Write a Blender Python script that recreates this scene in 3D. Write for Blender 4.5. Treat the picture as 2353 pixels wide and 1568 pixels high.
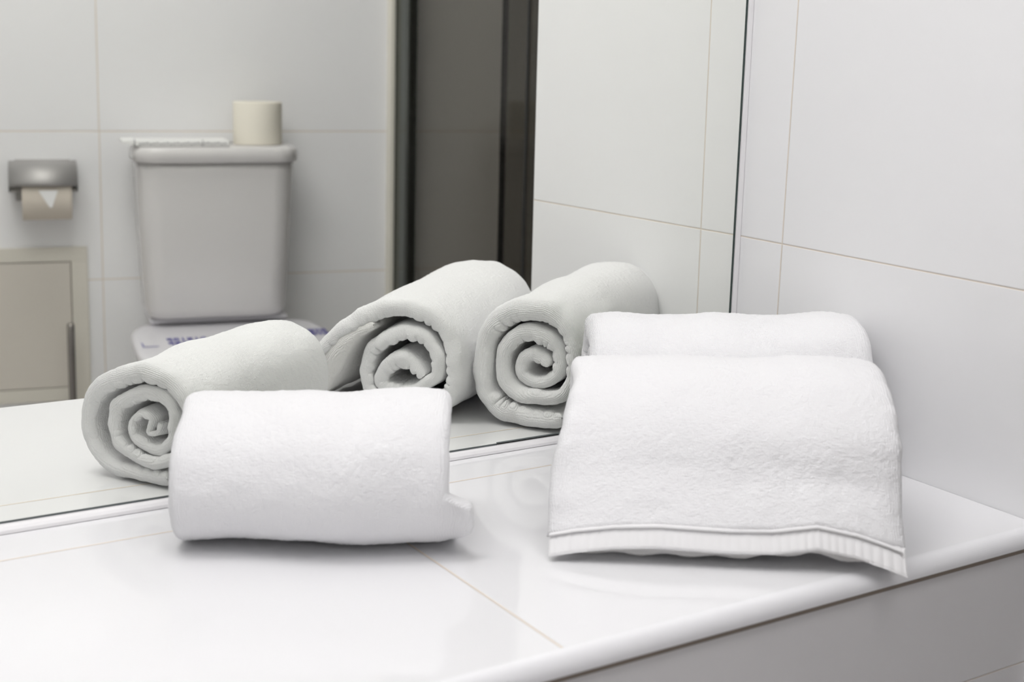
import bpy, bmesh, math
import numpy as np
from mathutils import Vector, Matrix

# ------------------------------------------------------------------ scene, camera, light
sc = bpy.context.scene
for o in list(bpy.data.objects):
    bpy.data.objects.remove(o)
C = sc.collection
PI = math.pi

CAM_R = Vector((0.85304202, -0.52124837, 0.02488888))
CAM_U = Vector((0.06998586, 0.16153728, 0.98438188))
CAM_F = Vector((0.51712793, 0.83797724, -0.1742781))
CAM_P = Vector((-0.99297085, -1.04414308, 0.39291339))
cd = bpy.data.cameras.new('camera')
cam = bpy.data.objects.new('camera', cd)
C.objects.link(cam)
m = Matrix.Identity(4)
for i in range(3):
    m[i][0] = CAM_R[i]; m[i][1] = CAM_U[i]; m[i][2] = -CAM_F[i]; m[i][3] = CAM_P[i]
cam.matrix_world = m
cd.sensor_fit = 'HORIZONTAL'
cd.sensor_width = 36.0
cd.lens = 3039.6336 * 36.0 / 2353
cd.shift_x = 111.008 / 2353
cd.shift_y = -143.386 / 2353
cd.clip_start = 0.02
cd.dof.use_dof = True
cd.dof.focus_distance = 1.30
cd.dof.aperture_fstop = 6.3
sc.camera = cam

w = bpy.data.worlds.new('world')
sc.world = w
w.use_nodes = True
w.node_tree.nodes['Background'].inputs[0].default_value = (0.9, 0.95, 1.0, 1)
w.node_tree.nodes['Background'].inputs[1].default_value = 0.3

sc.view_settings.view_transform = 'Standard'
sc.view_settings.look = 'None'
sc.view_settings.gamma = 1.0
sc.view_settings.use_curve_mapping = False
sc.view_settings.exposure = 0.15
sc.cycles.max_bounces = 9
sc.cycles.diffuse_bounces = 5
sc.cycles.glossy_bounces = 5
sc.cycles.transmission_bounces = 8
sc.cycles.transparent_max_bounces = 12
sc.cycles.use_denoising = True

LAMPS = [  # x, y, size x, size y, strength
    (-0.92, -0.25, 0.9, 0.42, 7.7),
    (-0.52, -1.08, 0.8, 0.45, 5.4),  # unseen fill panel, added to flatten the light and lift the front panel
]
LAMP_LABELS = ['white ceiling light panel above the ledge and mirror', 'added white fill light panel on the ceiling over the middle of the room']
CEIL_Z = 1.55
FLOOR_Z = -0.60

# ------------------------------------------------------------------ material helpers
def mat(name, col, rough=0.5, metal=0.0, coat=0.0, spec=0.5, emit=None, strength=0.0):
    mt = bpy.data.materials.new(name)
    mt.use_nodes = True
    b = mt.node_tree.nodes['Principled BSDF']
    b.inputs['Base Color'].default_value = (*col, 1)
    b.inputs['Roughness'].default_value = rough
    b.inputs['Metallic'].default_value = metal
    b.inputs['Specular IOR Level'].default_value = spec
    if coat:
        b.inputs['Coat Weight'].default_value = coat
        b.inputs['Coat Roughness'].default_value = 0.03
    if emit:
        b.inputs['Emission Color'].default_value = (*emit, 1)
        b.inputs['Emission Strength'].default_value = strength
    return mt


def N(mt, kind, **kw):
    n = mt.node_tree.nodes.new(kind)
    for k, v in kw.items():
        setattr(n, k, v)
    return n


def L(mt, a, b):
    mt.node_tree.links.new(a, b)


def math_node(mt, op, a, b=None, c=None):
    n = N(mt, 'ShaderNodeMath', operation=op)
    for i, v in enumerate((a, b, c)):
        if v is None:
            continue
        if isinstance(v, (int, float)):
            n.inputs[i].default_value = v
        else:
            L(mt, v, n.inputs[i])
    return n.outputs[0]


def grout_mask(mt, coord, origin, period, half):
    """1 on the joint, 0 on the tile"""
    t = math_node(mt, 'SUBTRACT', coord, origin)
    t = math_node(mt, 'DIVIDE', t, period)
    t = math_node(mt, 'ADD', t, 0.5)
    t = math_node(mt, 'FRACT', t)
    t = math_node(mt, 'SUBTRACT', t, 0.5)
    t = math_node(mt, 'ABSOLUTE', t)
    t = math_node(mt, 'MULTIPLY', t, period)
    return math_node(mt, 'SUBTRACT', 1.0, math_node(mt, 'SMOOTH_MIN', math_node(mt, 'DIVIDE', t, half), 1.0, 0.3))


def tile_mat(name, ax, ay, ox, oy, px, py, col, grout, half=0.0011, rough=0.14, wav=0.02, gstrength=0.75):
    """glazed tile laid in the object's own coordinates: ax, ay are the axis letters the joints are counted along"""
    mt = mat(name, col, rough, spec=0.45)
    b = mt.node_tree.nodes['Principled BSDF']
    tc = N(mt, 'ShaderNodeTexCoord')
    sx = N(mt, 'ShaderNodeSeparateXYZ')
    L(mt, tc.outputs['Object'], sx.inputs[0])
    ma = grout_mask(mt, sx.outputs[ax], ox, px, half)
    mb = grout_mask(mt, sx.outputs[ay], oy, py, half)
    mk = math_node(mt, 'MAXIMUM', ma, mb)
    nz = N(mt, 'ShaderNodeTexNoise')
    nz.inputs['Scale'].default_value = 9
    nz.inputs['Detail'].default_value = 3
    L(mt, tc.outputs['Object'], nz.inputs['Vector'])
    gcol = N(mt, 'ShaderNodeMix', data_type='RGBA')
    gcol.inputs[6].default_value = (*grout, 1)
    gcol.inputs[7].default_value = (grout[0] * .82, grout[1] * .78, grout[2] * .7, 1)
    L(mt, nz.outputs[0], gcol.inputs[0])
    mx = N(mt, 'ShaderNodeMix', data_type='RGBA')
    L(mt, math_node(mt, 'MULTIPLY', mk, gstrength), mx.inputs[0])
    mx.inputs[6].default_value = (*col, 1)
    L(mt, gcol.outputs[2], mx.inputs[7])
    L(mt, mx.outputs[2], b.inputs['Base Color'])
    rr = math_node(mt, 'MULTIPLY_ADD', mk, 0.5, rough)
    L(mt, rr, b.inputs['Roughness'])
    n2 = N(mt, 'ShaderNodeTexNoise')
    n2.inputs['Scale'].default_value = 5
    n2.inputs['Detail'].default_value = 1
    L(mt, tc.outputs['Object'], n2.inputs['Vector'])
    h = math_node(mt, 'MULTIPLY_ADD', n2.outputs[0], wav, math_node(mt, 'MULTIPLY', mk, -1.0))
    bp = N(mt, 'ShaderNodeBump')
    bp.inputs['Strength'].default_value = 0.6
    bp.inputs['Distance'].default_value = 0.0008
    L(mt, h, bp.inputs['Height'])
    L(mt, bp.outputs[0], b.inputs['Normal'])
    return mt


WHITE_TILE = (0.87, 0.87, 0.88)
GROUT = (0.74, 0.63, 0.50)


def terry_mat(name, col, ribs=0.6):
    """looped towelling: rows of loops along u, broken up by noise; UV is in metres"""
    mt = mat(name, col, 0.95, spec=0.15)
    b = mt.node_tree.nodes['Principled BSDF']
    b.inputs['Sheen Weight'].default_value = 0.25
    b.inputs['Sheen Roughness'].default_value = 0.5
    b.inputs['Subsurface Weight'].default_value = 0.0
    uv = N(mt, 'ShaderNodeUVMap', uv_map='UVMap')
    tc = N(mt, 'ShaderNodeTexCoord')
    nz = N(mt, 'ShaderNodeTexNoise')
    nz.inputs['Scale'].default_value = 160
    nz.inputs['Detail'].default_value = 2
    L(mt, tc.outputs['Object'], nz.inputs['Vector'])
    sp = N(mt, 'ShaderNodeSeparateXYZ')
    L(mt, uv.outputs[0], sp.inputs[0])
    v = math_node(mt, 'MULTIPLY_ADD', nz.outputs[0], 0.0026, sp.outputs[1])
    wv = math_node(mt, 'SINE', math_node(mt, 'MULTIPLY', v, 2 * PI / 0.0021))
    rim = N(mt, 'ShaderNodeAttribute', attribute_name='rim')
    fine = N(mt, 'ShaderNodeTexNoise')
    fine.inputs['Scale'].default_value = 1200
    fine.inputs['Detail'].default_value = 2
    L(mt, tc.outputs['Object'], fine.inputs['Vector'])
    # grain of the loops, drawn out along the towel's width
    gv = N(mt, 'ShaderNodeCombineXYZ')
    L(mt, math_node(mt, 'MULTIPLY', sp.outputs[0], 620.0), gv.inputs[0])
    L(mt, math_node(mt, 'MULTIPLY', sp.outputs[1], 230.0), gv.inputs[1])
    mid = N(mt, 'ShaderNodeTexNoise')
    mid.inputs['Scale'].default_value = 1.0
    mid.inputs['Detail'].default_value = 3
    L(mt, gv.outputs[0], mid.inputs['Vector'])
    h = math_node(mt, 'MULTIPLY', wv, math_node(mt, 'MULTIPLY_ADD', rim.outputs['Fac'], 0.42 * ribs, 0.05 * ribs))
    h = math_node(mt, 'MULTIPLY_ADD', fine.outputs[0], 0.9, h)
    h = math_node(mt, 'MULTIPLY_ADD', mid.outputs[0], 0.9, h)
    bp = N(mt, 'ShaderNodeBump')
    bp.inputs['Strength'].default_value = 0.8
    bp.inputs['Distance'].default_value = 0.0010
    L(mt, h, bp.inputs['Height'])
    L(mt, bp.outputs[0], b.inputs['Normal'])
    return mt


M = {}
M['terry'] = terry_mat('white_terry', (0.875, 0.873, 0.885))
M['hem'] = mat('woven_hem', (0.86, 0.855, 0.86), 0.85, spec=0.2)
M['under'] = terry_mat('shaded_white_terry', (0.865, 0.855, 0.845), 1.0)  # same towelling, with a trace of underside shade put into its colour
M['tile_right'] = tile_mat('white_wall_tile_right', 'Y', 'Z', -0.0615, 0.1975, 0.60, 0.30, WHITE_TILE, GROUT, half=0.0013)
M['tile_front'] = tile_mat('white_wall_tile_front', 'X', 'Z', -0.5, 0.1975, 0.60, 0.30, WHITE_TILE, GROUT)
M['tile_back'] = tile_mat('white_wall_tile_back', 'X', 'Z', -0.0025, 0.2272, 0.60, 0.30, WHITE_TILE, GROUT, half=0.0017, gstrength=0.95)
M['tile_left'] = tile_mat('white_wall_tile_left', 'Y', 'Z', -0.3, 0.1975, 0.60, 0.30, WHITE_TILE, GROUT)
M['tile_counter'] = tile_mat('white_counter_tile', 'X', 'Y', -0.5, -0.059, 0.60, 0.60, (0.81, 0.81, 0.825), GROUT, rough=0.055, half=0.0015, wav=0.01, gstrength=0.95)
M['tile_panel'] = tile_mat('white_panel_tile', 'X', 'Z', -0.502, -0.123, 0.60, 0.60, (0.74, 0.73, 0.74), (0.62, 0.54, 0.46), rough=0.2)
M['trim'] = mat('glazed_edge_trim', (0.84, 0.84, 0.86), 0.16, spec=0.5)
M['gap'] = mat('dark_brown_gap', (0.24, 0.20, 0.17), 0.9)
M['caulk'] = mat('white_silicone', (0.86, 0.85, 0.86), 0.35)
M['floor'] = tile_mat('grey_floor_tile', 'X', 'Y', 0, 0, 0.33, 0.33, (0.62, 0.60, 0.58), (0.3, 0.28, 0.26), rough=0.3)
M['ceiling'] = mat('white_ceiling_paint', (0.85, 0.85, 0.84), 0.8)
M['mirror'] = mat('mirror_silver', (0.955, 0.968, 0.925), 0.0, 1.0)
M['mirror_edge'] = mat('dark_mirror_edge', (0.05, 0.07, 0.065), 0.25, 0.4)
M['ceramic'] = mat('white_sanitary_ceramic', (0.73, 0.715, 0.71), 0.12, spec=0.5)
M['plastic'] = mat('white_seat_plastic', (0.80, 0.79, 0.83), 0.22)
M['ink'] = mat('blue_print', (0.05, 0.04, 0.32), 0.6)
M['grey_ink'] = mat('grey_print', (0.30, 0.30, 0.30), 0.7)
M['paper'] = mat('white_packet_paper', (0.86, 0.86, 0.85), 0.55)
M['tissue'] = mat('cream_tissue_paper', (0.88, 0.84, 0.74), 0.95, spec=0.1)
M['tissue_grey'] = mat('recycled_tissue_paper', (0.70, 0.64, 0.56), 0.95, spec=0.1)
M['tissue_tip'] = mat('white_tissue_tip', (0.88, 0.88, 0.88), 0.9, spec=0.1)
M['card'] = mat('cardboard', (0.5, 0.42, 0.32), 0.9)
M['steel'] = mat('brushed_steel', (0.50, 0.49, 0.48), 0.62, 1.0)
M['chrome'] = mat('chrome', (0.60, 0.60, 0.60), 0.12, 1.0)
M['dark_chrome'] = mat('dark_chrome_profile', (0.16, 0.17, 0.16), 0.15, 1.0)
M['black'] = mat('black_gasket', (0.015, 0.015, 0.015), 0.5)
M['cream'] = mat('cream_seal', (0.80, 0.77, 0.69), 0.5)
M['hatch'] = mat('beige_painted_panel', (0.66, 0.62, 0.56), 0.45)
M['hatch_frame'] = mat('beige_frame_paint', (0.70, 0.67, 0.60), 0.4)
M['hatch_gap'] = mat('hatch_gap_shadow', (0.22, 0.19, 0.16), 0.9)
M['brush_base'] = mat('white_brush_pot', (0.75, 0.75, 0.75), 0.3)

# tissue emboss
for k in ('tissue', 'tissue_grey'):
    mt = M[k]
    tc = N(mt, 'ShaderNodeTexCoord'); nz = N(mt, 'ShaderNodeTexNoise'); bp = N(mt, 'ShaderNodeBump')
    nz.inputs['Scale'].default_value = 220
    L(mt, tc.outputs['Object'], nz.inputs['Vector'])
    bp.inputs['Strength'].default_value = 0.3; bp.inputs['Distance'].default_value = 0.0008
    L(mt, nz.outputs[0], bp.inputs['Height'])
    L(mt, bp.outputs[0], mt.node_tree.nodes['Principled BSDF'].inputs['Normal'])

# brownish tinted shower glass: straight-through with a clear coat reflection
def glass_mat(name, t):
    gm = bpy.data.materials.new(name); gm.use_nodes = True
    gm.node_tree.nodes.clear()
    out = N(gm, 'ShaderNodeOutputMaterial'); tr = N(gm, 'ShaderNodeBsdfTransparent'); gl = N(gm, 'ShaderNodeBsdfGlossy')
    mxs = N(gm, 'ShaderNodeMixShader'); fr = N(gm, 'ShaderNodeLayerWeight')
    tr.inputs[0].default_value = (t, t * 0.985, t * 0.955, 1)   # two faces of a pane multiply
    gl.inputs[0].default_value = (0.8, 0.8, 0.8, 1); gl.inputs['Roughness'].default_value = 0.02
    fr.inputs[0].default_value = 0.5
    rf = math_node(gm, 'MULTIPLY_ADD', math_node(gm, 'POWER', fr.outputs[1], 5.0), 0.7, 0.03)
    L(gm, rf, mxs.inputs[0]); L(gm, tr.outputs[0], mxs.inputs[1]); L(gm, gl.outputs[0], mxs.inputs[2])
    L(gm, mxs.outputs[0], out.inputs[0])
    return gm


M['glass'] = glass_mat('tinted_shower_glass', 0.745)
M['glass2'] = glass_mat('dark_tinted_shower_glass', 0.64)


# ------------------------------------------------------------------ mesh helpers
def link_bm(name, bm, m_, parent=None, smooth=False, bevel=0.0, segs=2):
    me = bpy.data.meshes.new(name)
    bm.normal_update()
    bm.to_mesh(me); bm.free()
    o = bpy.data.objects.new(name, me)
    C.objects.link(o)
    for mm in (m_ if isinstance(m_, (list, tuple)) else [m_]):
        me.materials.append(mm)
    if smooth:
        for p in me.polygons:
            p.use_smooth = True
    if bevel:
        md = o.modifiers.new('bevel', 'BEVEL'); md.width = bevel; md.segments = segs; md.limit_method = 'ANGLE'
    if parent:
        o.parent = parent
    return o


def bx(bm, x0, x1, y0, y1, z0, z1):
    vs = [bm.verts.new((x, y, z)) for x in (x0, x1) for y in (y0, y1) for z in (z0, z1)]
    for f in ((0, 1, 3, 2), (4, 6, 7, 5), (0, 4, 5, 1), (2, 3, 7, 6), (0, 2, 6, 4), (1, 5, 7, 3)):
        bm.faces.new([vs[i] for i in f])


def box(name, x0, x1, y0, y1, z0, z1, m_, parent=None, bevel=0.0, segs=2):
    bm = bmesh.new()
    bx(bm, min(x0, x1), max(x0, x1), min(y0, y1), max(y0, y1), min(z0, z1), max(z0, z1))
    return link_bm(name, bm, m_, parent, False, bevel, segs)


def rings(name, loops, m_, parent=None, smooth=True, cap=(True, True), closed=True, bevel=0):
    """skin a list of equal-length vertex loops"""
    bm = bmesh.new()
    vv = [[bm.verts.new(p) for p in lp] for lp in loops]
    n = len(vv[0])
    for a, b_ in zip(vv, vv[1:]):
        for i in range(n if closed else n - 1):
            j = (i + 1) % n
            bm.faces.new((a[i], a[j], b_[j], b_[i]))
    if cap[0]: bm.faces.new(list(reversed(vv[0])))
    if cap[1]: bm.faces.new(vv[-1])
    bmesh.ops.recalc_face_normals(bm, faces=bm.faces)
    return link_bm(name, bm, m_, parent, smooth, bevel)


def rrect(w_, d, r, z, n=8, cx=0, cy=0):
    """rounded rectangle loop, counter-clockwise, in the plane z"""
    pts = []
    for (sx, sy, a0) in ((1, 1, 0), (-1, 1, 90), (-1, -1, 180), (1, -1, 270)):
        for k in range(n + 1):
            a = math.radians(a0 + 90 * k / n)
            pts.append((cx + sx * (w_ / 2 - r) + r * math.cos(a), cy + sy * (d / 2 - r) + r * math.sin(a), z))
    return pts


def circ(r, z, n=48, cx=0, cy=0):
    return [(cx + r * math.cos(2 * PI * k / n), cy + r * math.sin(2 * PI * k / n), z) for k in range(n)]


def empty(name, loc, rz=0.0, label=None, cat=None):
    o = bpy.data.objects.new(name, None)
    C.objects.link(o)
    o.location = loc; o.rotation_euler = (0, 0, rz)
    o.empty_display_size = 0.05
    if label: o['label'] = label
    if cat: o['category'] = cat
    return o


def tag(o, label, cat):
    o['label'] = label; o['category'] = cat
    return o


def structure(o):
    o['kind'] = 'structure'
    return o


# ------------------------------------------------------------------ the room
TW = 0.22308273                       # the toilet wall is not square to the mirror wall
T0 = Vector((-0.239369, -1.591840, 0))
TD = Vector((math.cos(TW), math.sin(TW), 0))
TN = Vector((-TD.y, TD.x, 0))
X0, X1 = -2.35, 1.25
Y_FRONT = 0.022


def wall_y(x):                        # back wall surface at x
    return T0.y + (x - T0.x) * math.tan(TW)


structure(box('wall_front', X0, 0.0, Y_FRONT, Y_FRONT + 0.1, FLOOR_Z, CEIL_Z, M['tile_front']))
structure(box('wall_right', 0.0, X1, -0.396, Y_FRONT + 0.1, FLOOR_Z, CEIL_Z, M['tile_right']))
structure(box('wall_left', X0 - 0.1, X0, -2.4, Y_FRONT + 0.1, FLOOR_Z, CEIL_Z, M['tile_left']))
structure(box('wall_shower', X1, X1 + 0.1, -1.4, 0.1, FLOOR_Z, CEIL_Z, M['tile_left']))
wb = structure(box('wall_back', -2.3, 1.62, -0.1, 0.0, FLOOR_Z, CEIL_Z, M['tile_back']))
wb.location = T0; wb.rotation_euler = (0, 0, TW)
structure(box('floor', X0 - 0.1, X1 + 0.1, -2.4, Y_FRONT + 0.1, FLOOR_Z - 0.05, FLOOR_Z, M['floor']))
structure(box('ceiling', X0 - 0.1, X1 + 0.1, -2.4, Y_FRONT + 0.1, CEIL_Z, CEIL_Z + 0.05, M['ceiling']))

for i, (x, y, sx, sy, st) in enumerate(LAMPS):
    t = empty('ceiling_lamp', (x, y, CEIL_Z), 0, LAMP_LABELS[i], 'lamp')
    box('lamp_housing', -sx / 2 - 0.02, sx / 2 + 0.02, -sy / 2 - 0.02, sy / 2 + 0.02, -0.03, 0.0, M['ceiling'], t, 0.004)
    lm = mat('lamp_diffuser_glow', (0.9, 0.9, 0.9), 0.5, emit=(1.0, 0.982, 0.985), strength=st)
    box('lamp_diffuser', -sx / 2, sx / 2, -sy / 2, sy / 2, -0.038, -0.028, lm, t)

# ------------------------------------------------------------------ tiled ledge
cnt = empty('bathroom_counter', (-1.17, -0.19, FLOOR_Z), 0,
            'white tiled ledge with a rounded front edge, running under the mirror', 'counter')
def cpart(o):
    o.parent = cnt; o.matrix_parent_inverse = Matrix.Translation((1.17, 0.19, -FLOOR_Z)); return o
cpart(box('counter_top', X0 + 0.001, -0.0005, -0.382, Y_FRONT - 0.001, -0.014, 0.0, M['tile_counter']))
# quarter-round edge trim swept along x
prof = [(-0.382, 0.0)] + [(-0.382 - 0.012 * math.sin(a), -0.012 + 0.012 * math.cos(a)) for a in np.linspace(0.05, PI / 2, 12)]
prof += [(-0.394, -0.0135), (-0.382, -0.0135)]
cpart(rings('edge_trim', [[(x, y, z) for (y, z) in prof] for x in (X0 + 0.001, -0.0005)], M['trim'], smooth=False))
cpart(box('gap_line', X0 + 0.001, -0.0005, -0.3918, -0.37, -0.0182, -0.0136, M['gap']))  # dark brown strip between the edge trim and the front panel
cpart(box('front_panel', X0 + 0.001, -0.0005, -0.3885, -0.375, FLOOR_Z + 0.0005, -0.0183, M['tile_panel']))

# ------------------------------------------------------------------ mirror and its silicone
NM = Vector((0.00459886, 0.99996374, -0.00716689))
mir = empty('wall_mirror', (0, 0, 0), 0, 'large frameless wall mirror with thin dark edges, standing on the white ledge', 'mirror')
ex = Vector((NM.y, -NM.x, 0)).normalized(); ez = ex.cross(NM).normalized()
mm = Matrix.Identity(4)
for i in range(3):
    mm[i][0] = ex[i]; mm[i][1] = NM[i]; mm[i][2] = ez[i]
mir.matrix_world = mm
MX0, MX1, MZ0, MZ1 = -2.2, -0.0092, 0.0080, 1.20
box('mirror_glass', MX0, MX1, 0.0, 0.004, MZ0, MZ1, M['mirror'], mir)
box('side_edge', MX1 - 0.0001, MX1 + 0.0022, -0.0004, 0.0045, MZ0 - 0.0012, MZ1, M['mirror_edge'], mir)
XS = -0.305
bm = bmesh.new()
bx(bm, MX0, XS, -0.0004, 0.0042, MZ0 - 0.0016, MZ0 - 0.0003)
bx(bm, XS, MX1, -0.0004, 0.0042, MZ0 - 0.0002, MZ0 + 0.0010)
M['mirror_foot'] = mat('grey_mirror_edge', (0.13, 0.15, 0.15), 0.5)
link_bm('bottom_edge', bm, M['mirror_foot'], mir)
prof = [(0.0, 0.0005), (-0.006, 0.0005), (-0.0052, 0.003), (-0.003, 0.0052), (0.0005, 0.0062), (0.004, 0.0062), (0.004, 0.0005)]
structure(rings('trim_1', [[(x, y, z) for (y, z) in prof] for x in (X0 + 0.02, -0.004)], M['caulk'], smooth=False))
prof = [(-0.0005, -0.0015), (-0.0005, 0.010), (-0.0066, 0.010), (-0.0066, 0.001), (-0.005, -0.0005)]
structure(rings('trim_2', [[(x, y + z * 0.006, z) for (x, y) in prof] for z in (0.0, 1.2)], M['caulk'], smooth=False))

# ------------------------------------------------------------------ noise
_rng = np.random.default_rng(7)
_TAB = _rng.random(4096)


def vnoise(x, y, z):
    """smooth value noise in -1..1 on arrays"""
    xi, yi, zi = np.floor(x).astype(np.int64), np.floor(y).astype(np.int64), np.floor(z).astype(np.int64)
    xf, yf, zf = x - xi, y - yi, z - zi
    xf = xf * xf * (3 - 2 * xf); yf = yf * yf * (3 - 2 * yf); zf = zf * zf * (3 - 2 * zf)
    def h(i, j, k):
        return _TAB[(i * 73856093 ^ j * 19349663 ^ k * 83492791) & 4095]
    r = 0
    for dx in (0, 1):
        for dy in (0, 1):
            for dz in (0, 1):
                r = r + h(xi + dx, yi + dy, zi + dz) * (xf if dx else 1 - xf) * (yf if dy else 1 - yf) * (zf if dz else 1 - zf)
    return r * 2 - 1


def fbm(x, y, z, octv=3):
    r, a = 0, 1.0
    for k in range(octv):
        r = r + a * vnoise(x, y, z)
        x, y, z, a = x * 2.03 + 11.3, y * 2.03 + 5.7, z * 2.03 + 3.1, a * 0.5
    return r


def resample(pts, ds):
    """Catmull-Rom through (u, z, thickness) then even spacing"""
    P = np.array(pts, float)
    P = np.vstack([2 * P[0] - P[1], P, 2 * P[-1] - P[-2]])
    out_ = []
    for i in range(1, len(P) - 2):
        t = np.linspace(0, 1, 24, endpoint=False)[:, None]
        p0, p1, p2, p3 = P[i - 1], P[i], P[i + 1], P[i + 2]
        out_.append(0.5 * ((2 * p1) + (-p0 + p2) * t + (2 * p0 - 5 * p1 + 4 * p2 - p3) * t ** 2 + (-p0 + 3 * p1 - 3 * p2 + p3) * t ** 3))
    Q = np.vstack(out_ + [P[-2][None]])
    s = np.concatenate([[0], np.cumsum(np.hypot(*(np.diff(Q[:, :2], axis=0).T)))])
    n = max(8, int(s[-1] / ds))
    ss = np.linspace(0, s[-1], n)
    return ss, np.column_stack([np.interp(ss, s, Q[:, k]) for k in range(3)])


def sheet(name, pts, length, mt, parent, seed=0.0, ds=0.0012, dv=0.0012, ext=None, morph=None, wrinkle=0.0013,
          scallop=0.0018, endwob=0.0028, nend=8, zmin=None, fine=0.00035, lobes=0.0, mid=None, crumple=0.0):
    """a thick cloth whose long section follows pts in the (u, z) plane and which runs along the towel's axis.
    local frame: x = along the axis, y = u, z up"""
    ss, Q = resample(pts, ds)
    n = len(ss)
    T = np.gradient(Q[:, :2], axis=0); T /= np.linalg.norm(T, axis=1)[:, None] + 1e-12
    Nn = np.column_stack([-T[:, 1], T[:, 0]])
    thick = Q[:, 2].copy()
    # section loop around the sheet: top side, far end, underside, near end; (v, side, endness)
    nv = int(length / dv)
    a = np.linspace(0, 1, nv)
    top = [(q, 1.0, 0.0, 0.0) for q in a]
    far = [(1.0, math.cos(t), math.sin(t), 1.0) for t in np.linspace(0, PI, nend + 2)[1:-1]]
    bot = [(q, -1.0, 0.0, 0.0) for q in a[::-1]]
    near = [(0.0, -math.cos(t), -math.sin(t), 1.0) for t in np.linspace(0, PI, nend + 2)[1:-1]]
    loop = np.array(top + far + bot + near)
    k = len(loop)
    tt = np.repeat(thick[:, None], k, 1)
    # taper at both path ends
    se = np.minimum(ss, ss[-1] - ss)
    taper = np.sqrt(np.clip(1 - (1 - np.clip(se / (thick / 2), 0, 1)) ** 2, 0.0004, 1))
    tt = tt * taper[:, None]
    S = np.repeat(ss[:, None], k, 1)
    inner = length - tt * 0.8
    V = loop[None, :, 0] * inner + tt * 0.4 + loop[None, :, 2] * tt * 0.5 * 0.8
    off = loop[None, :, 1] * tt * 0.5
    # ends wander in and out along the roll
    d0 = endwob * fbm(S * 22 + seed, S * 0 + 1.5, S * 0 + 7.7)
    d1 = endwob * fbm(S * 22 + seed + 40, S * 0 + 3.5, S * 0 + 2.7)
    w1 = np.clip(V / length, 0, 1)
    V = V + d0 * (1 - w1) ** 2 + d1 * w1 ** 2
    if ext is not None:
        V = V + ext(ss[:, None] / ss[-1], Q[:, 1][:, None], w1)
    # softening near ends: scallops squeeze the rim
    edge = np.exp(-np.minimum(V, length - V).clip(0) / 0.010)
    sc_ = scallop * edge * vnoise(S * 75 + seed, off * 60 + 9, V * 40)
    off = off + sc_ - 0.0006 * edge * np.sign(off)
    if lobes:
        ph = S * PI / 0.0125 + 1.6 * vnoise(S * 60, S * 0 + seed, S * 0)
        on = np.clip(0.35 + 0.9 * vnoise(S * 26 + seed * 3, S * 0 + 4.0, S * 0), 0, 1)
        e2 = np.exp(-np.minimum(V, length - V).clip(0) / 0.016)
        off = off - lobes * e2 * on * (off < 0) * (np.abs(np.sin(ph)) ** 0.6 - 0.35)
    off = off + wrinkle * fbm(S * 28 + seed, V * 20 + 4, 0 * S + seed, 3) * np.minimum(1, tt / 0.012)
    off = off + fine * vnoise(S * 520, V * 520, off * 300 + seed) + fine * 0.6 * vnoise(S * 210 + 5, V * 300, off * 200 + seed)
    if crumple:
        e3 = np.exp(-np.minimum(V, length - V).clip(0) / 0.022) * sm(S / ss[-1], 0.42, 0.60)
        off = off + crumple * e3 * fbm(S * 48 + seed, V * 22, 0 * S + 2.2, 2)
    U = Q[:, 0][:, None] + Nn[:, 0][:, None] * off
    Z = Q[:, 1][:, None] + Nn[:, 1][:, None] * off
    if mid is not None:     # the ends of a roll close in a little
        kf = 0.010 * np.exp(-V.clip(0) / 0.009) + 0.065 * np.exp(-(length - V).clip(0) / 0.010)
        U = U + (mid[0] - U) * kf; Z = Z + (mid[1] - Z) * kf * np.where(Z < mid[1], 0.3, 1.0)
    if morph is not None:
        U, Z, V = morph(U, Z, V, S)
    if zmin is not None:
        Z = np.where(Z < zmin, zmin + (Z - zmin) * 0.03, Z)
    co = np.stack([V, U, Z], -1).reshape(-1, 3)
    me = bpy.data.meshes.new(name)
    idx = np.arange(n * k).reshape(n, k)
    i0 = idx[:-1]; i1 = idx[1:]
    f = np.stack([i0, np.roll(i0, -1, 1), np.roll(i1, -1, 1), i1], -1).reshape(-1, 4)
    caps = [idx[0][::-1].tolist(), idx[-1].tolist()]
    # close the path ends with quads across the thin loop
    cf = []
    for row, flip in ((idx[0], True), (idx[-1], False)):
        q = row.tolist(); i, j = 0, k - 1
        # top i runs 0..nv-1, bottom mirror runs back
        for t in range(nv - 1):
            aa, bb = q[t], q[t + 1]
            bi = nv + nend + (nv - 1 - t); bj = nv + nend + (nv - 2 - t)
            cc, dd = q[bj], q[bi]
            cf.append([aa, bb, cc, dd] if flip is False else [dd, cc, bb, aa])
        e1 = [q[nv - 1]] + [q[nv + t] for t in range(nend)] + [q[nv + nend]]
        e0 = [q[nv + nend + nv - 1]] + [q[2 * nv + nend + t] for t in range(nend)] + [q[0]]
        cf.append(e1 if not flip else e1[::-1]); cf.append(e0 if not flip else e0[::-1])
    faces = f.tolist() + cf
    me.from_pydata(co.tolist(), [], faces)
    me.update()
    uvl = me.uv_layers.new(name='UVMap')
    li = np.empty(len(me.loops), dtype=np.int32); me.loops.foreach_get('vertex_index', li)
    uv = np.stack([S.reshape(-1), (V + off).reshape(-1)], -1)[li]
    uvl.data.foreach_set('uv', uv.astype(np.float32).reshape(-1))
    at = me.attributes.new('rim', 'FLOAT', 'POINT')
    at.data.foreach_set('value', np.exp(-(np.minimum(V, length - V).clip(0) / 0.013) ** 2).astype(np.float32).reshape(-1))
    me.polygons.foreach_set('use_smooth', [True] * len(me.polygons))
    me.materials.append(mt)
    # outward faces
    bm = bmesh.new(); bm.from_mesh(me); bmesh.ops.recalc_face_normals(bm, faces=bm.faces); bm.to_mesh(me); bm.free()
    o = bpy.data.objects.new(name, me); C.objects.link(o)
    o.parent = parent
    return o


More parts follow.
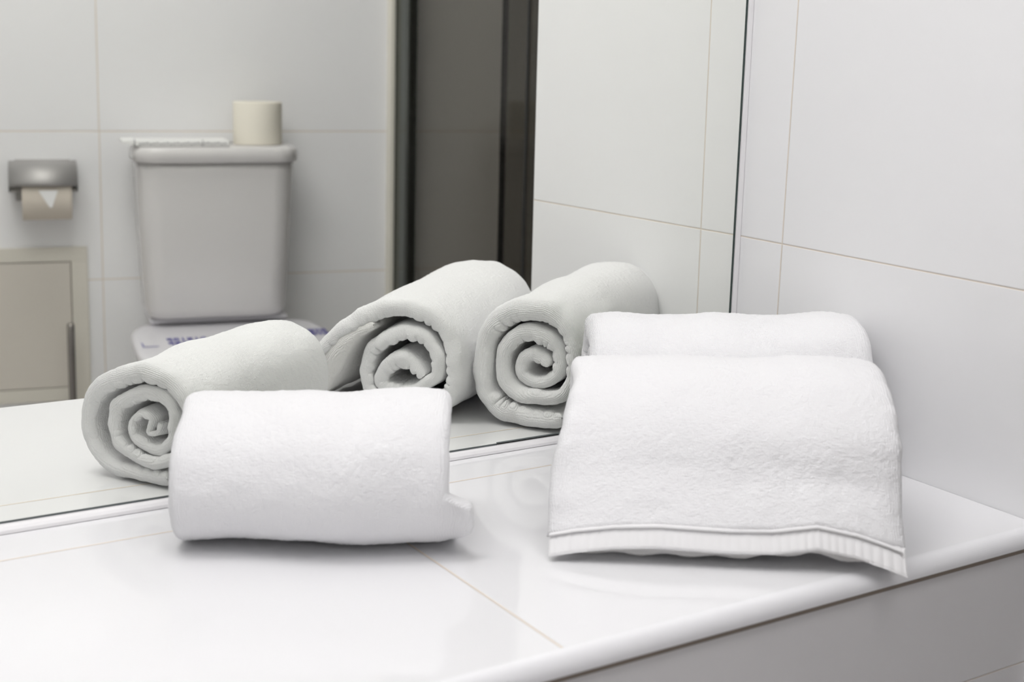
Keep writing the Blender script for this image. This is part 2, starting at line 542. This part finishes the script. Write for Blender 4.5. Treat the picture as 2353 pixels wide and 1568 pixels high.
def sm(x, a, b):
    t = np.clip((x - a) / (b - a), 0, 1)
    return t * t * (3 - 2 * t)


# ------------------------------------------------------------------ towel 1: left roll
t1 = empty('rolled_towel', (-0.6615, -0.0860, 0.0004), math.radians(-31),
           'small white rolled towel alone at the left, nearest the open part of the ledge', 'towel')
pA = [(0.0653, 0.0085, .013), (0.0502, 0.0080, .013), (0.0195, 0.0085, .014), (-0.0058, 0.0135, .015), (-0.0240, 0.0270, .017), (-0.0310, 0.0462, .018),
      (-0.0280, 0.0655, .018), (-0.0170, 0.0810, .018), (0.0070, 0.0945, .018), (0.0375, 0.1025, .017), (0.0636, 0.0985, .016),
      (0.0800, 0.0874, .015), (0.0869, 0.0692, .014), (0.0856, 0.0481, .014), (0.0750, 0.0305, .013), (0.0505, 0.0215, .012),
      (0.0257, 0.0228, .012), (0.0060, 0.0315, .014), (-0.0020, 0.0474, .015), (0.0030, 0.0650, .015), (0.0200, 0.0790, .014),
      (0.0407, 0.0835, .014), (0.0594, 0.0770, .014), (0.0693, 0.0631, .013), (0.0662, 0.0467, .012), (0.0509, 0.0367, .011),
      (0.0350, 0.0390, .010), (0.0230, 0.0500, .008), (0.0310, 0.0650, .007), (0.0440, 0.0600, .006), (0.0400, 0.0480, .006), (0.0520, 0.0490, .005), (0.0560, 0.0600, .005)]
L1 = 0.216


def ext1(q, z, w_):
    lobe = 0.017 * (1 - sm(z, 0.040, 0.052)) * (0.45 + 0.55 * sm(z, 0.006, 0.026)) * (1 - sm(q, 0.16, 0.26)) * sm(w_, 0.72, 1.0)
    return lobe + 0.004 * (1 - w_) * q - 0.006 * w_ * q


def morph1(U, Z, V, S):
    g = 0.992 + 0.075 * (V / L1)
    Z = Z * g
    f_ = sm(V, L1 * 0.9, L1 + 0.02) * (Z < 0.05)
    return U + 0.003 * np.sin(V * 40), Z + 0.0008 * np.sin(V * 75 + 1.0) * sm(Z, 0.07, 0.1), V


sheet('rolled_cloth', pA, L1, M['terry'], t1, seed=3.1, ext=ext1, morph=morph1, zmin=0.0002, wrinkle=0.0016, lobes=0.0045, mid=(0.03, 0.055), crumple=0.0045)

# ------------------------------------------------------------------ towel 3: back roll, between the front towel and the mirror
t3 = empty('rolled_towel', (-0.2645, -0.0895, 0.0004), math.radians(-32.2),
           'white rolled towel at the back right, touching the mirror behind the hemmed towel', 'towel')
pC = [(0.0910, 0.0150, 0.013), (0.0761, 0.013, 0.018), (0.0459, 0.012, 0.021), (0.0168, 0.0155, 0.022), (0.002, 0.0303, 0.022), (-0.003, 0.0479, 0.022), (-0.004, 0.068, 0.022), (-0.002, 0.0888, 0.022), (0.008, 0.1085, 0.023), (0.0261, 0.1213, 0.023), (0.0513, 0.1265, 0.023), (0.0732, 0.1243, 0.022), (0.0908, 0.1103, 0.018), (0.0986, 0.0886, 0.015), (0.0979, 0.0624, 0.014), (0.0884, 0.0429, 0.014), (0.0697, 0.0345, 0.016), (0.0453, 0.0345, 0.018), (0.0252, 0.0454, 0.018), (0.0175, 0.0646, 0.018), (0.0215, 0.0852, 0.018), (0.0346, 0.0983, 0.018), (0.0548, 0.1022, 0.018), (0.0725, 0.0971, 0.017), (0.0816, 0.0829, 0.015), (0.0806, 0.0664, 0.014), (0.0692, 0.0548, 0.013), (0.0517, 0.05, 0.013), (0.0393, 0.058, 0.015), (0.0415, 0.0725, 0.015), (0.0523, 0.0803, 0.015), (0.0643, 0.0762, 0.014), (0.0701, 0.0684, 0.009)]
L3 = 0.264


def morph3(U, Z, V, S):
    return U + 0.002 * np.sin(V * 30), Z * (1.0 + 0.055 * V / L3) + 0.0014 * np.sin(V * 60) * sm(Z, 0.09, 0.13), V


sheet('rolled_cloth', pC, L3, M['terry'], t3, seed=21.7, ext=lambda q, z, w_: 0.006 * (1 - w_) * sm(q, .4, 1), morph=morph3,
      zmin=0.0002, wrinkle=0.0015, scallop=0.0022, lobes=0.0060, mid=(0.05, 0.07), crumple=0.0035)

# ------------------------------------------------------------------ towel 2: front right, with hem band
t2 = empty('rolled_towel', (-0.4225, -0.2545, 0.0004), math.radians(-35),
           'large white towel at the front right with a ribbed hem band along its lower edge', 'towel')
pB = [(0.0085, 0.0165, 0.008), (0.0175, 0.0275, 0.01), (0.035, 0.0515, 0.012), (0.056, 0.0795, 0.015), (0.083, 0.1015, 0.018), (0.112, 0.1145, 0.02), (0.1449, 0.119, 0.02), (0.1703, 0.113, 0.019), (0.1865, 0.0997, 0.018), (0.1965, 0.0785, 0.018), (0.1991, 0.0538, 0.018), (0.1942, 0.0329, 0.018), (0.1807, 0.0176, 0.017), (0.148, 0.0085, 0.015), (0.115, 0.01, 0.015), (0.0985, 0.0237, 0.015), (0.0948, 0.0423, 0.015), (0.0994, 0.0657, 0.016), (0.1154, 0.083, 0.016), (0.1378, 0.092, 0.016), (0.1614, 0.0905, 0.016), (0.1754, 0.0785, 0.015), (0.1809, 0.063, 0.015), (0.1757, 0.048, 0.014), (0.1558, 0.0345, 0.013), (0.13, 0.027, 0.014), (0.1102, 0.0345, 0.015), (0.1175, 0.053, 0.016), (0.1362, 0.063, 0.02), (0.154, 0.0578, 0.016), (0.1662, 0.0497, 0.009)]
L2 = 0.277


def lift(V):
    x = V / L2
    return np.interp(x, [0, .08, .18, .3, .5, .62, .74, .85, .93, 1.0], [.0005, .005, .009, .0110, .0095, .0105, .0155, .010, .003, -.004])


def morph2(U, Z, V, S):
    g = 1.0 + 0.085 * V / L2
    near = 1 - sm(np.sqrt(U ** 2 + Z ** 2), 0.02, 0.085)
    # the roll sits back from the hem corners at both ends
    inset = np.maximum(sm(Z, 0.05, 0.13), sm(S, 0.08, 0.15) * (S.max() > 0.3))
    x = V / L2
    Vn = V + inset * (0.016 * (1 - x) ** 2) 
    Zn = Z * g + lift(V) * near + 0.0013 * np.sin(V * 55 + 2) * sm(Z, .09, .12)
    return U - 0.012 * x * sm(Z, .05, .1) + 0.008 * x * near * 0, Zn, Vn


sheet('rolled_cloth', pB, L2, M['terry'], t2, seed=11.9, morph=morph2, zmin=0.0002, wrinkle=0.0014, scallop=0.0024, lobes=0.0060, mid=(0.145, 0.06), crumple=0.0022)


def morph_h(U, Z, V, S):
    x = V / L2
    rib = 0.0007 * (np.abs(np.sin(V * 2 * PI / 0.0135 + 1.2 * np.sin(V * 60))) - 0.5) * (0.25 + 0.75 * np.clip(np.abs(x - 0.42) * 2.2, 0, 1))
    U2, Z2, V2 = morph2(U, Z, V, S)
    return U2 - rib * 0.8, Z2 + rib * 0.6, V2


sheet('hem_band', [(-0.0005, 0.0030, .003), (0.0040, 0.0090, .004), (0.0088, 0.0155, .004), (0.0125, 0.0200, .004)], L2 - 0.003, M['hem'], t2,
      seed=1.0, ds=0.0012, dv=0.0009, morph=morph_h, wrinkle=0.0004, scallop=0.0, endwob=0.0008, fine=0.0, nend=4)
pc = [(0.0072 + 0.0014 * math.cos(a), 0.0178 + 0.0014 * math.sin(a), .0013) for a in np.linspace(-0.5, 3.6, 8)]
sheet('hem_piping', pc, L2 - 0.006, M['hem'], t2, seed=1.0, ds=0.0006, dv=0.0018, morph=morph2, wrinkle=0.0001, scallop=0, endwob=0.0005, fine=0, nend=3)


def morph_u(U, Z, V, S):
    x = V / L2
    l = np.interp(x, [0, .3, .5, .62, .72, .8, .9, 1.0], [0, 0.000, 0.001, .0035, .007, .0035, .0005, -.006])
    near = 1 - sm(U, 0.01, 0.05)
    return U - 0.012 * x * sm(Z, .05, .1) + 0.005 * near, Z + (l + 0.0012 * np.sin(V * 160)) * near, V + 0.003 + sm(Z, 0.05, 0.13) * (0.016 * (1 - x) ** 2)


sheet('under_layer', [(0.008, 0.0050, .008), (0.026, 0.0145, .014), (0.045, 0.030, .022), (0.055, 0.050, .029), (0.066, 0.071, .027), (0.084, 0.087, .016), (0.106, 0.099, .009)],
      L2 - 0.012, M['under'], t2, seed=5.0, morph=morph_u, wrinkle=0.0012, endwob=0.001, zmin=0.0002)

# ------------------------------------------------------------------ toilet, in its own frame: x along the wall, y away from it
def wall_empty(name, s, o_, z, label=None, cat=None):
    P = T0 + TD * s + TN * o_
    return empty(name, (P.x, P.y, z), TW, label, cat)


toi = wall_empty('toilet', 0.215, 0.0, FLOOR_Z, 'white close-coupled toilet with its seat lid down, against the tiled back wall', 'toilet')
H = -FLOOR_Z                     # add to world z to get local z
CX = -0.005
# tank: tapers slightly downwards, rounded front corners
lp = []
for z, w_, d, r in ((-0.135, 0.246, 0.13, 0.03), (-0.130, 0.268, 0.150, 0.04), (-0.114, 0.278, 0.156, 0.045), (-0.06, 0.285, 0.160, 0.045),
                    (0.05, 0.296, 0.166, 0.045), (0.16, 0.304, 0.170, 0.045), (0.1735, 0.305, 0.170, 0.045)):
    lp.append(rrect(w_, d, r, z + H, 10, CX, 0.004 + d / 2))
tank = rings('tank', lp, M['ceramic'], toi)
lp = []
for z, w_, d, r in ((0.1755, 0.308, 0.174, 0.045), (0.178, 0.320, 0.182, 0.048), (0.196, 0.320, 0.182, 0.048), (0.203, 0.314, 0.178, 0.046), (0.2060, 0.302, 0.170, 0.04)):
    lp.append(rrect(w_, d, r, z + H, 10, CX, 0.003 + 0.184 / 2))
rings('tank_lid', lp, M['ceramic'], toi)
rings('flush_button', [circ(0.020, 0.2055 + H, 32, 0.02, 0.05), circ(0.020, 0.208 + H, 32, 0.02, 0.05), circ(0.018, 0.2090 + H, 32, 0.02, 0.05)], M['chrome'], toi)


def seat_outline(z, sc_=1.0, off=0.0):
    """plan of the lid: squarish hinge end widening into an egg"""
    pts = []
    cy, cx0 = 0.34, 0.008
    n = 72
    for i in range(n):
        a = 2 * PI * i / n
        ca, sa = math.cos(a), math.sin(a)
        wx = 0.188
        if sa < 0:
            ry = 0.262
            e = 0.42
        else:
            ry = 0.235
            e = 0.95
        x = wx * (abs(ca) ** e) * (1 if ca >= 0 else -1)
        y = ry * (abs(sa) ** e) * (1 if sa >= 0 else -1)
        pts.append((cx0 + x * sc_, cy + y * sc_, z + H))
    return pts


LZ = -0.150
rings('seat_lid', [seat_outline(LZ - 0.022, 0.985), seat_outline(LZ - 0.016, 1.0), seat_outline(LZ - 0.006, 1.0), seat_outline(LZ - 0.001, 0.985),
                   seat_outline(LZ + 0.001, 0.94), seat_outline(LZ + 0.002, 0.5)], M['plastic'], toi)
rings('seat_ring', [seat_outline(LZ - 0.042, 0.955), seat_outline(LZ - 0.038, 0.975), seat_outline(LZ - 0.026, 0.975), seat_outline(LZ - 0.023, 0.96)], M['plastic'], toi)
lp = []
for z, k_, ry, cy in ((-0.60, 0.56, 0.19, 0.30), (-0.585, 0.58, 0.20, 0.30), (-0.45, 0.50, 0.17, 0.29), (-0.34, 0.62, 0.21, 0.31), (-0.25, 0.86, 0.235, 0.33), (-0.20, 0.93, 0.245, 0.34), (-0.193, 0.92, 0.24, 0.34)):
    lp.append([(0.008 + 0.188 * k_ * math.cos(a), cy + ry * math.sin(a) * (0.9 if math.sin(a) < 0 else 1.0), z + H) for a in np.linspace(0, 2 * PI, 60, endpoint=False)])
rings('bowl', lp, M['ceramic'], toi)
box('rear_shelf', -0.137, 0.137, 0.004, 0.125, -0.1475 + H, -0.1352 + H, M['plastic'], toi, 0.015, 4)

# blue two-row print across the lid, block letters drawn as strokes
GL = {  # 3 x 5 dot letters
    'H': '101101111101101', 'U': '101101101101111', 'T': '111010010010010', 'A': '111101111101101', 'P': '111101111100100',
    'E': '111100110100111', 'N': '111111101101101', 'I': '010010010010010', 'S': '111100111001111', 'R': '110101110101101',
    'D': '110101101101110', 'Y': '101101010010010', 'G': '111100101101111', 'C': '111100100100111', 'O': '111101101101111'}


def stroke_text(name, rows, parent):
    bm = bmesh.new()
    for (txt, x0, y0, pitch, ch) in rows:
        cw = pitch * 0.78 / 3; rh = ch / 5
        for i, ch_ in enumerate(txt):
            if ch_ == ' ':
                continue
            g = GL[ch_]
            for r in range(5):
                for c in range(3):
                    if g[r * 3 + c] == '1':
                        # the reader faces the wall: letters run with falling x, their tops point to the wall
                        xx = x0 - i * pitch - c * cw; yy = y0 + r * rh
                        bx(bm, xx - cw * 1.02, xx, yy, yy + rh * 1.02, 0, 0.0003)
    o = link_bm(name, bm, M['ink'], parent)
    return o


for row in (('HYGIENE', 0.190, 0.232, 0.0125, 0.024), ('HYGIENE', 0.190, 0.262, 0.0125, 0.024),
            ('DISINP', -0.046, 0.258, 0.0125, 0.026), ('NIHEAP', -0.046, 0.292, 0.0125, 0.026)):
    st = stroke_text('lid_print', [row], toi)
    st.location = (0, 0, LZ + 0.0022 + H)
bm = bmesh.new()
bx(bm, -0.1665, -0.1645, 0.288, 0.322, 0, 0.0003); bx(bm, -0.1665, -0.138, 0.322, 0.325, 0, 0.0003)
gp = link_bm('lid_mark', bm, M['ink'], toi); gp.location = (0, 0, LZ + 0.0022 + H)

# things standing on the tank
TOPZ = 0.2064
def roll(name, s, o_, z, r, h, label, mt_, vertical=True):
    t = wall_empty(name, s, o_, z, label, 'toilet paper')
    lp = [circ(r * 0.985, 0, 64), circ(r, 0.003, 64), circ(r, h * 0.5, 64), circ(r, h - 0.003, 64), circ(r * 0.985, h, 64), circ(0.021, h, 64), circ(0.0205, h - 0.006, 64), circ(0.0205, 0.006, 64), circ(0.021, 0, 64)]
    b = rings('tissue', lp + [lp[0]], mt_, t, cap=(False, False))
    c_ = rings('cardboard_core', [circ(0.0205, 0.004, 48), circ(0.0205, h - 0.004, 48), circ(0.0195, h - 0.004, 48), circ(0.0195, 0.004, 48), circ(0.0205, 0.004, 48)], M['card'], t, cap=(False, False))
    return t, b, c_


roll('toilet_paper_roll', 0.300, 0.088, TOPZ + 0.0006, 0.0485, 0.084, 'cream toilet paper roll standing upright on the toilet tank lid', M['tissue'])

pk = wall_empty('paper_packet', 0.150, 0.118, TOPZ, 'flat white packet with faint grey print, lying across the left of the tank lid', 'packet')
bm = bmesh.new()
bx(bm, -0.096, 0.084, -0.05, 0.047, 0.0006, 0.012)
pp = link_bm('packet_body', bm, M['paper'], pk, bevel=0.003, segs=3)
rings('packet_flap', [[(-0.118, -0.050, 0.008), (-0.118, 0.040, 0.006), (-0.118, 0.040, 0.010), (-0.118, -0.050, 0.0125)],
                      [(-0.0955, -0.048, 0.006), (-0.0955, 0.045, 0.004), (-0.0955, 0.045, 0.0125), (-0.0955, -0.048, 0.0135)]], M['paper'], pk, smooth=False)
bm = bmesh.new()
for i in range(26):
    x = -0.088 + i * 0.0064
    bx(bm, x, x + 0.0045, 0.0470, 0.0474, 0.0040 + 0.0008 * (i % 3), 0.0066 + 0.001 * ((i * 7) % 3))
link_bm('packet_print', bm, M['grey_ink'], pk)
for (a0, a1, zt) in ((-0.0968, -0.0955, 0.0155), (0.031, 0.0323, 0.0135)):
    box('packet_crease', a0, a1, 0.0465, 0.0478, 0.0008, zt, M['grey_ink'], pk)

# ------------------------------------------------------------------ toilet roll holder and its roll
hs0, hs1 = -0.178, -0.048
hc = (hs0 + hs1) / 2
hd = wall_empty('toilet_roll_holder', hc, 0.0, 0.0, 'brushed steel toilet roll holder with a curved cover, on the tiled wall', 'holder')
box('back_plate', -0.052, 0.052, 0.0005, 0.004, 0.09, 0.172, M['steel'], hd, 0.001)
arc = [(0.004, 0.170), (0.040, 0.171), (0.075, 0.168), (0.094, 0.164), (0.106, 0.154), (0.1125, 0.144), (0.1145, 0.135), (0.1140, 0.129)]
w2 = 0.063
bm = bmesh.new()
for (dx0, dx1) in ((-w2, w2),):
    A_ = [bm.verts.new((dx0, y, z)) for (y, z) in arc]; B_ = [bm.verts.new((dx1, y, z)) for (y, z) in arc]
    for i in range(len(arc) - 1):
        bm.faces.new((A_[i], B_[i], B_[i + 1], A_[i + 1]))
cv = link_bm('cover', bm, M['steel'], hd, smooth=True)
sd = cv.modifiers.new('thick', 'SOLIDIFY'); sd.thickness = 0.0016
for sx in (-1, 1):
    bm = bmesh.new()
    pr_ = [(0.004, 0.168), (0.070, 0.166), (0.102, 0.151), (0.108, 0.128), (0.096, 0.116), (0.030, 0.112), (0.004, 0.120)]
    a_ = [bm.verts.new((sx * w2, y, z)) for y, z in pr_]; b_ = [bm.verts.new((sx * (w2 - 0.002), y, z)) for y, z in pr_]
    bm.faces.new(a_); bm.faces.new(b_[::-1])
    for i in range(len(pr_)):
        j = (i + 1) % len(pr_); bm.faces.new((a_[i], a_[j], b_[j], b_[i]))
    bmesh.ops.recalc_face_normals(bm, faces=bm.faces)
    link_bm('side_arm', bm, M['dark_chrome'], hd)
bm = bmesh.new()
bmesh.ops.create_cone(bm, cap_ends=True, segments=24, radius1=0.0045, radius2=0.0045, depth=2 * w2 - 0.004, matrix=Matrix.Translation((0, 0.058, 0.118)) @ Matrix.Rotation(PI / 2, 4, 'Y'))
link_bm('spindle', bm, M['steel'], hd, smooth=False)

t, b_, c_ = roll('toilet_paper_roll', -0.107, 0.058, 0.1085, 0.050, 0.092, 'beige toilet paper roll with a folded white tip, hanging in the steel holder', M['tissue_grey'])
for o in (b_, c_):
    o.rotation_euler = (0, PI / 2, 0); o.location = (-0.046, 0, 0)
bm = bmesh.new()
tip = [(-0.016, 0.0508, 0.012), (0.020, 0.0508, 0.012), (0.009, 0.0490, -0.021), (0.004, 0.0490, -0.021)]
a_ = [bm.verts.new(q) for q in tip]; b2 = [bm.verts.new((q[0], q[1] + 0.0012, q[2])) for q in tip]
bm.faces.new(a_[::-1]); bm.faces.new(b2)
for i in range(4):
    bm.faces.new((a_[i], a_[(i + 1) % 4], b2[(i + 1) % 4], b2[i]))
bmesh.ops.recalc_face_normals(bm, faces=bm.faces)
tp = link_bm('folded_tip', bm, M['tissue_tip'], t)
tp['label'] = 'white folded paper tip'

# ------------------------------------------------------------------ access hatch
hs = wall_empty('access_hatch', -0.205, 0.0, -0.162, 'beige access hatch in a flat frame, low on the wall beside the toilet', 'hatch')
W2, HH = 0.173, 0.158
bm = bmesh.new()
bx(bm, -W2, W2, 0.0005, 0.007, HH - 0.029, HH); bx(bm, -W2, W2, 0.0005, 0.007, -HH, -HH + 0.027)
bx(bm, -W2, -W2 + 0.032, 0.0005, 0.007, -HH + 0.027, HH - 0.029); bx(bm, W2 - 0.032, W2, 0.0005, 0.007, -HH + 0.027, HH - 0.029)
link_bm('hatch_frame', bm, M['hatch_frame'], hs, bevel=0.0012)
box('hatch_backing', -W2 + 0.03, W2 - 0.03, 0.0003, 0.001, -HH + 0.025, HH - 0.027, M['hatch_gap'], hs)
box('hatch_door', -W2 + 0.0338, W2 - 0.0338, 0.001, 0.0066, -HH + 0.0288, HH - 0.0308, M['hatch'], hs, 0.0008)

# ------------------------------------------------------------------ toilet brush
br = wall_empty('toilet_brush', -0.070, 0.060, FLOOR_Z, 'chrome handle of a toilet brush standing in front of the beige hatch', 'toilet brush')
M['brush_steel'] = mat('polished_dark_steel', (0.32, 0.30, 0.28), 0.10, 1.0)
rings('brush_handle', [circ(0.0065, 0.10, 32), circ(0.0075, 0.12, 32), circ(0.0075, 0.446, 32), circ(0.006, 0.450, 32)], M['brush_steel'], br)
rings('brush_pot', [circ(0.042, 0.0, 40), circ(0.045, 0.004, 40), circ(0.045, 0.118, 40), circ(0.040, 0.124, 40), circ(0.012, 0.126, 40)], M['brush_base'], br)

# ------------------------------------------------------------------ shower enclosure
GX = 0.36
yb = wall_y(GX) + 0.001
se = empty('shower_enclosure', (GX, yb, FLOOR_Z), 0, 'shower enclosure of brown tinted glass in dark metal profiles, beyond the toilet', 'shower')
TOPS = 1.35 - FLOOR_Z
def sb(name, x0, x1, y0, y1, z0, z1, m_, bevel=0.0):
    return box(name, x0 - GX, x1 - GX, y0 - yb, y1 - yb, z0 - FLOOR_Z, z1 - FLOOR_Z, m_, se, bevel)
sb('wall_profile', GX - 0.012, GX + 0.014, yb + 0.002, yb + 0.062, FLOOR_Z + 0.1, 1.35, M['dark_chrome'], 0.004)
sb('wall_seal', GX - 0.024, GX - 0.0125, yb - 0.008, yb + 0.012, FLOOR_Z + 0.1, 1.35, M['cream'], 0.002)
sb('glass_panel', GX, GX + 0.005, yb + 0.062, -0.40, FLOOR_Z + 0.12, 1.34, M['glass'])
sb('sliding_glass_panel', GX + 0.022, GX + 0.027, -1.072, -0.42, FLOOR_Z + 0.12, 1.34, M['glass2'])
sb('panel_gasket', GX + 0.018, GX + 0.030, -1.0765, -1.073, FLOOR_Z + 0.12, 1.34, M['black'])
sb('door_profile', GX - 0.004, GX - 0.001, -0.958, -0.952, FLOOR_Z + 0.12, 1.34, M['black'])
sb('top_rail', GX - 0.012, GX + 0.034, yb + 0.062, -0.398, 1.34, 1.38, M['dark_chrome'], 0.003)
sb('bottom_rail', GX - 0.012, GX + 0.034, yb + 0.062, -0.398, FLOOR_Z + 0.1, FLOOR_Z + 0.12, M['dark_chrome'], 0.003)
bm = bmesh.new()
pt = [(GX - 0.02, wall_y(GX - 0.02) + 0.004), (X1 - 0.002, wall_y(X1) + 0.0), (X1 - 0.002, -0.3975), (GX - 0.02, -0.3975)]
lo = [bm.verts.new((x, y, FLOOR_Z + 0.0005)) for x, y in pt]; hi = [bm.verts.new((x, y, FLOOR_Z + 0.1)) for x, y in pt]
bm.faces.new(lo[::-1]); bm.faces.new(hi)
for i in range(4):
    bm.faces.new((lo[i], lo[(i + 1) % 4], hi[(i + 1) % 4], hi[i]))
tag(link_bm('shower_tray', bm, M['ceramic'], None), 'white shower tray under the tinted glass enclosure', 'shower tray')

for o in list(C.objects):
    if o.parent is None:
        if o.name.startswith('rolled_towel'): o['group'] = 'rolled white towels on the ledge'
        if o.name.startswith('ceiling_lamp'): o['group'] = 'ceiling light panels'
        if o.name.startswith('toilet_paper_roll'): o['group'] = 'toilet paper rolls by the toilet'
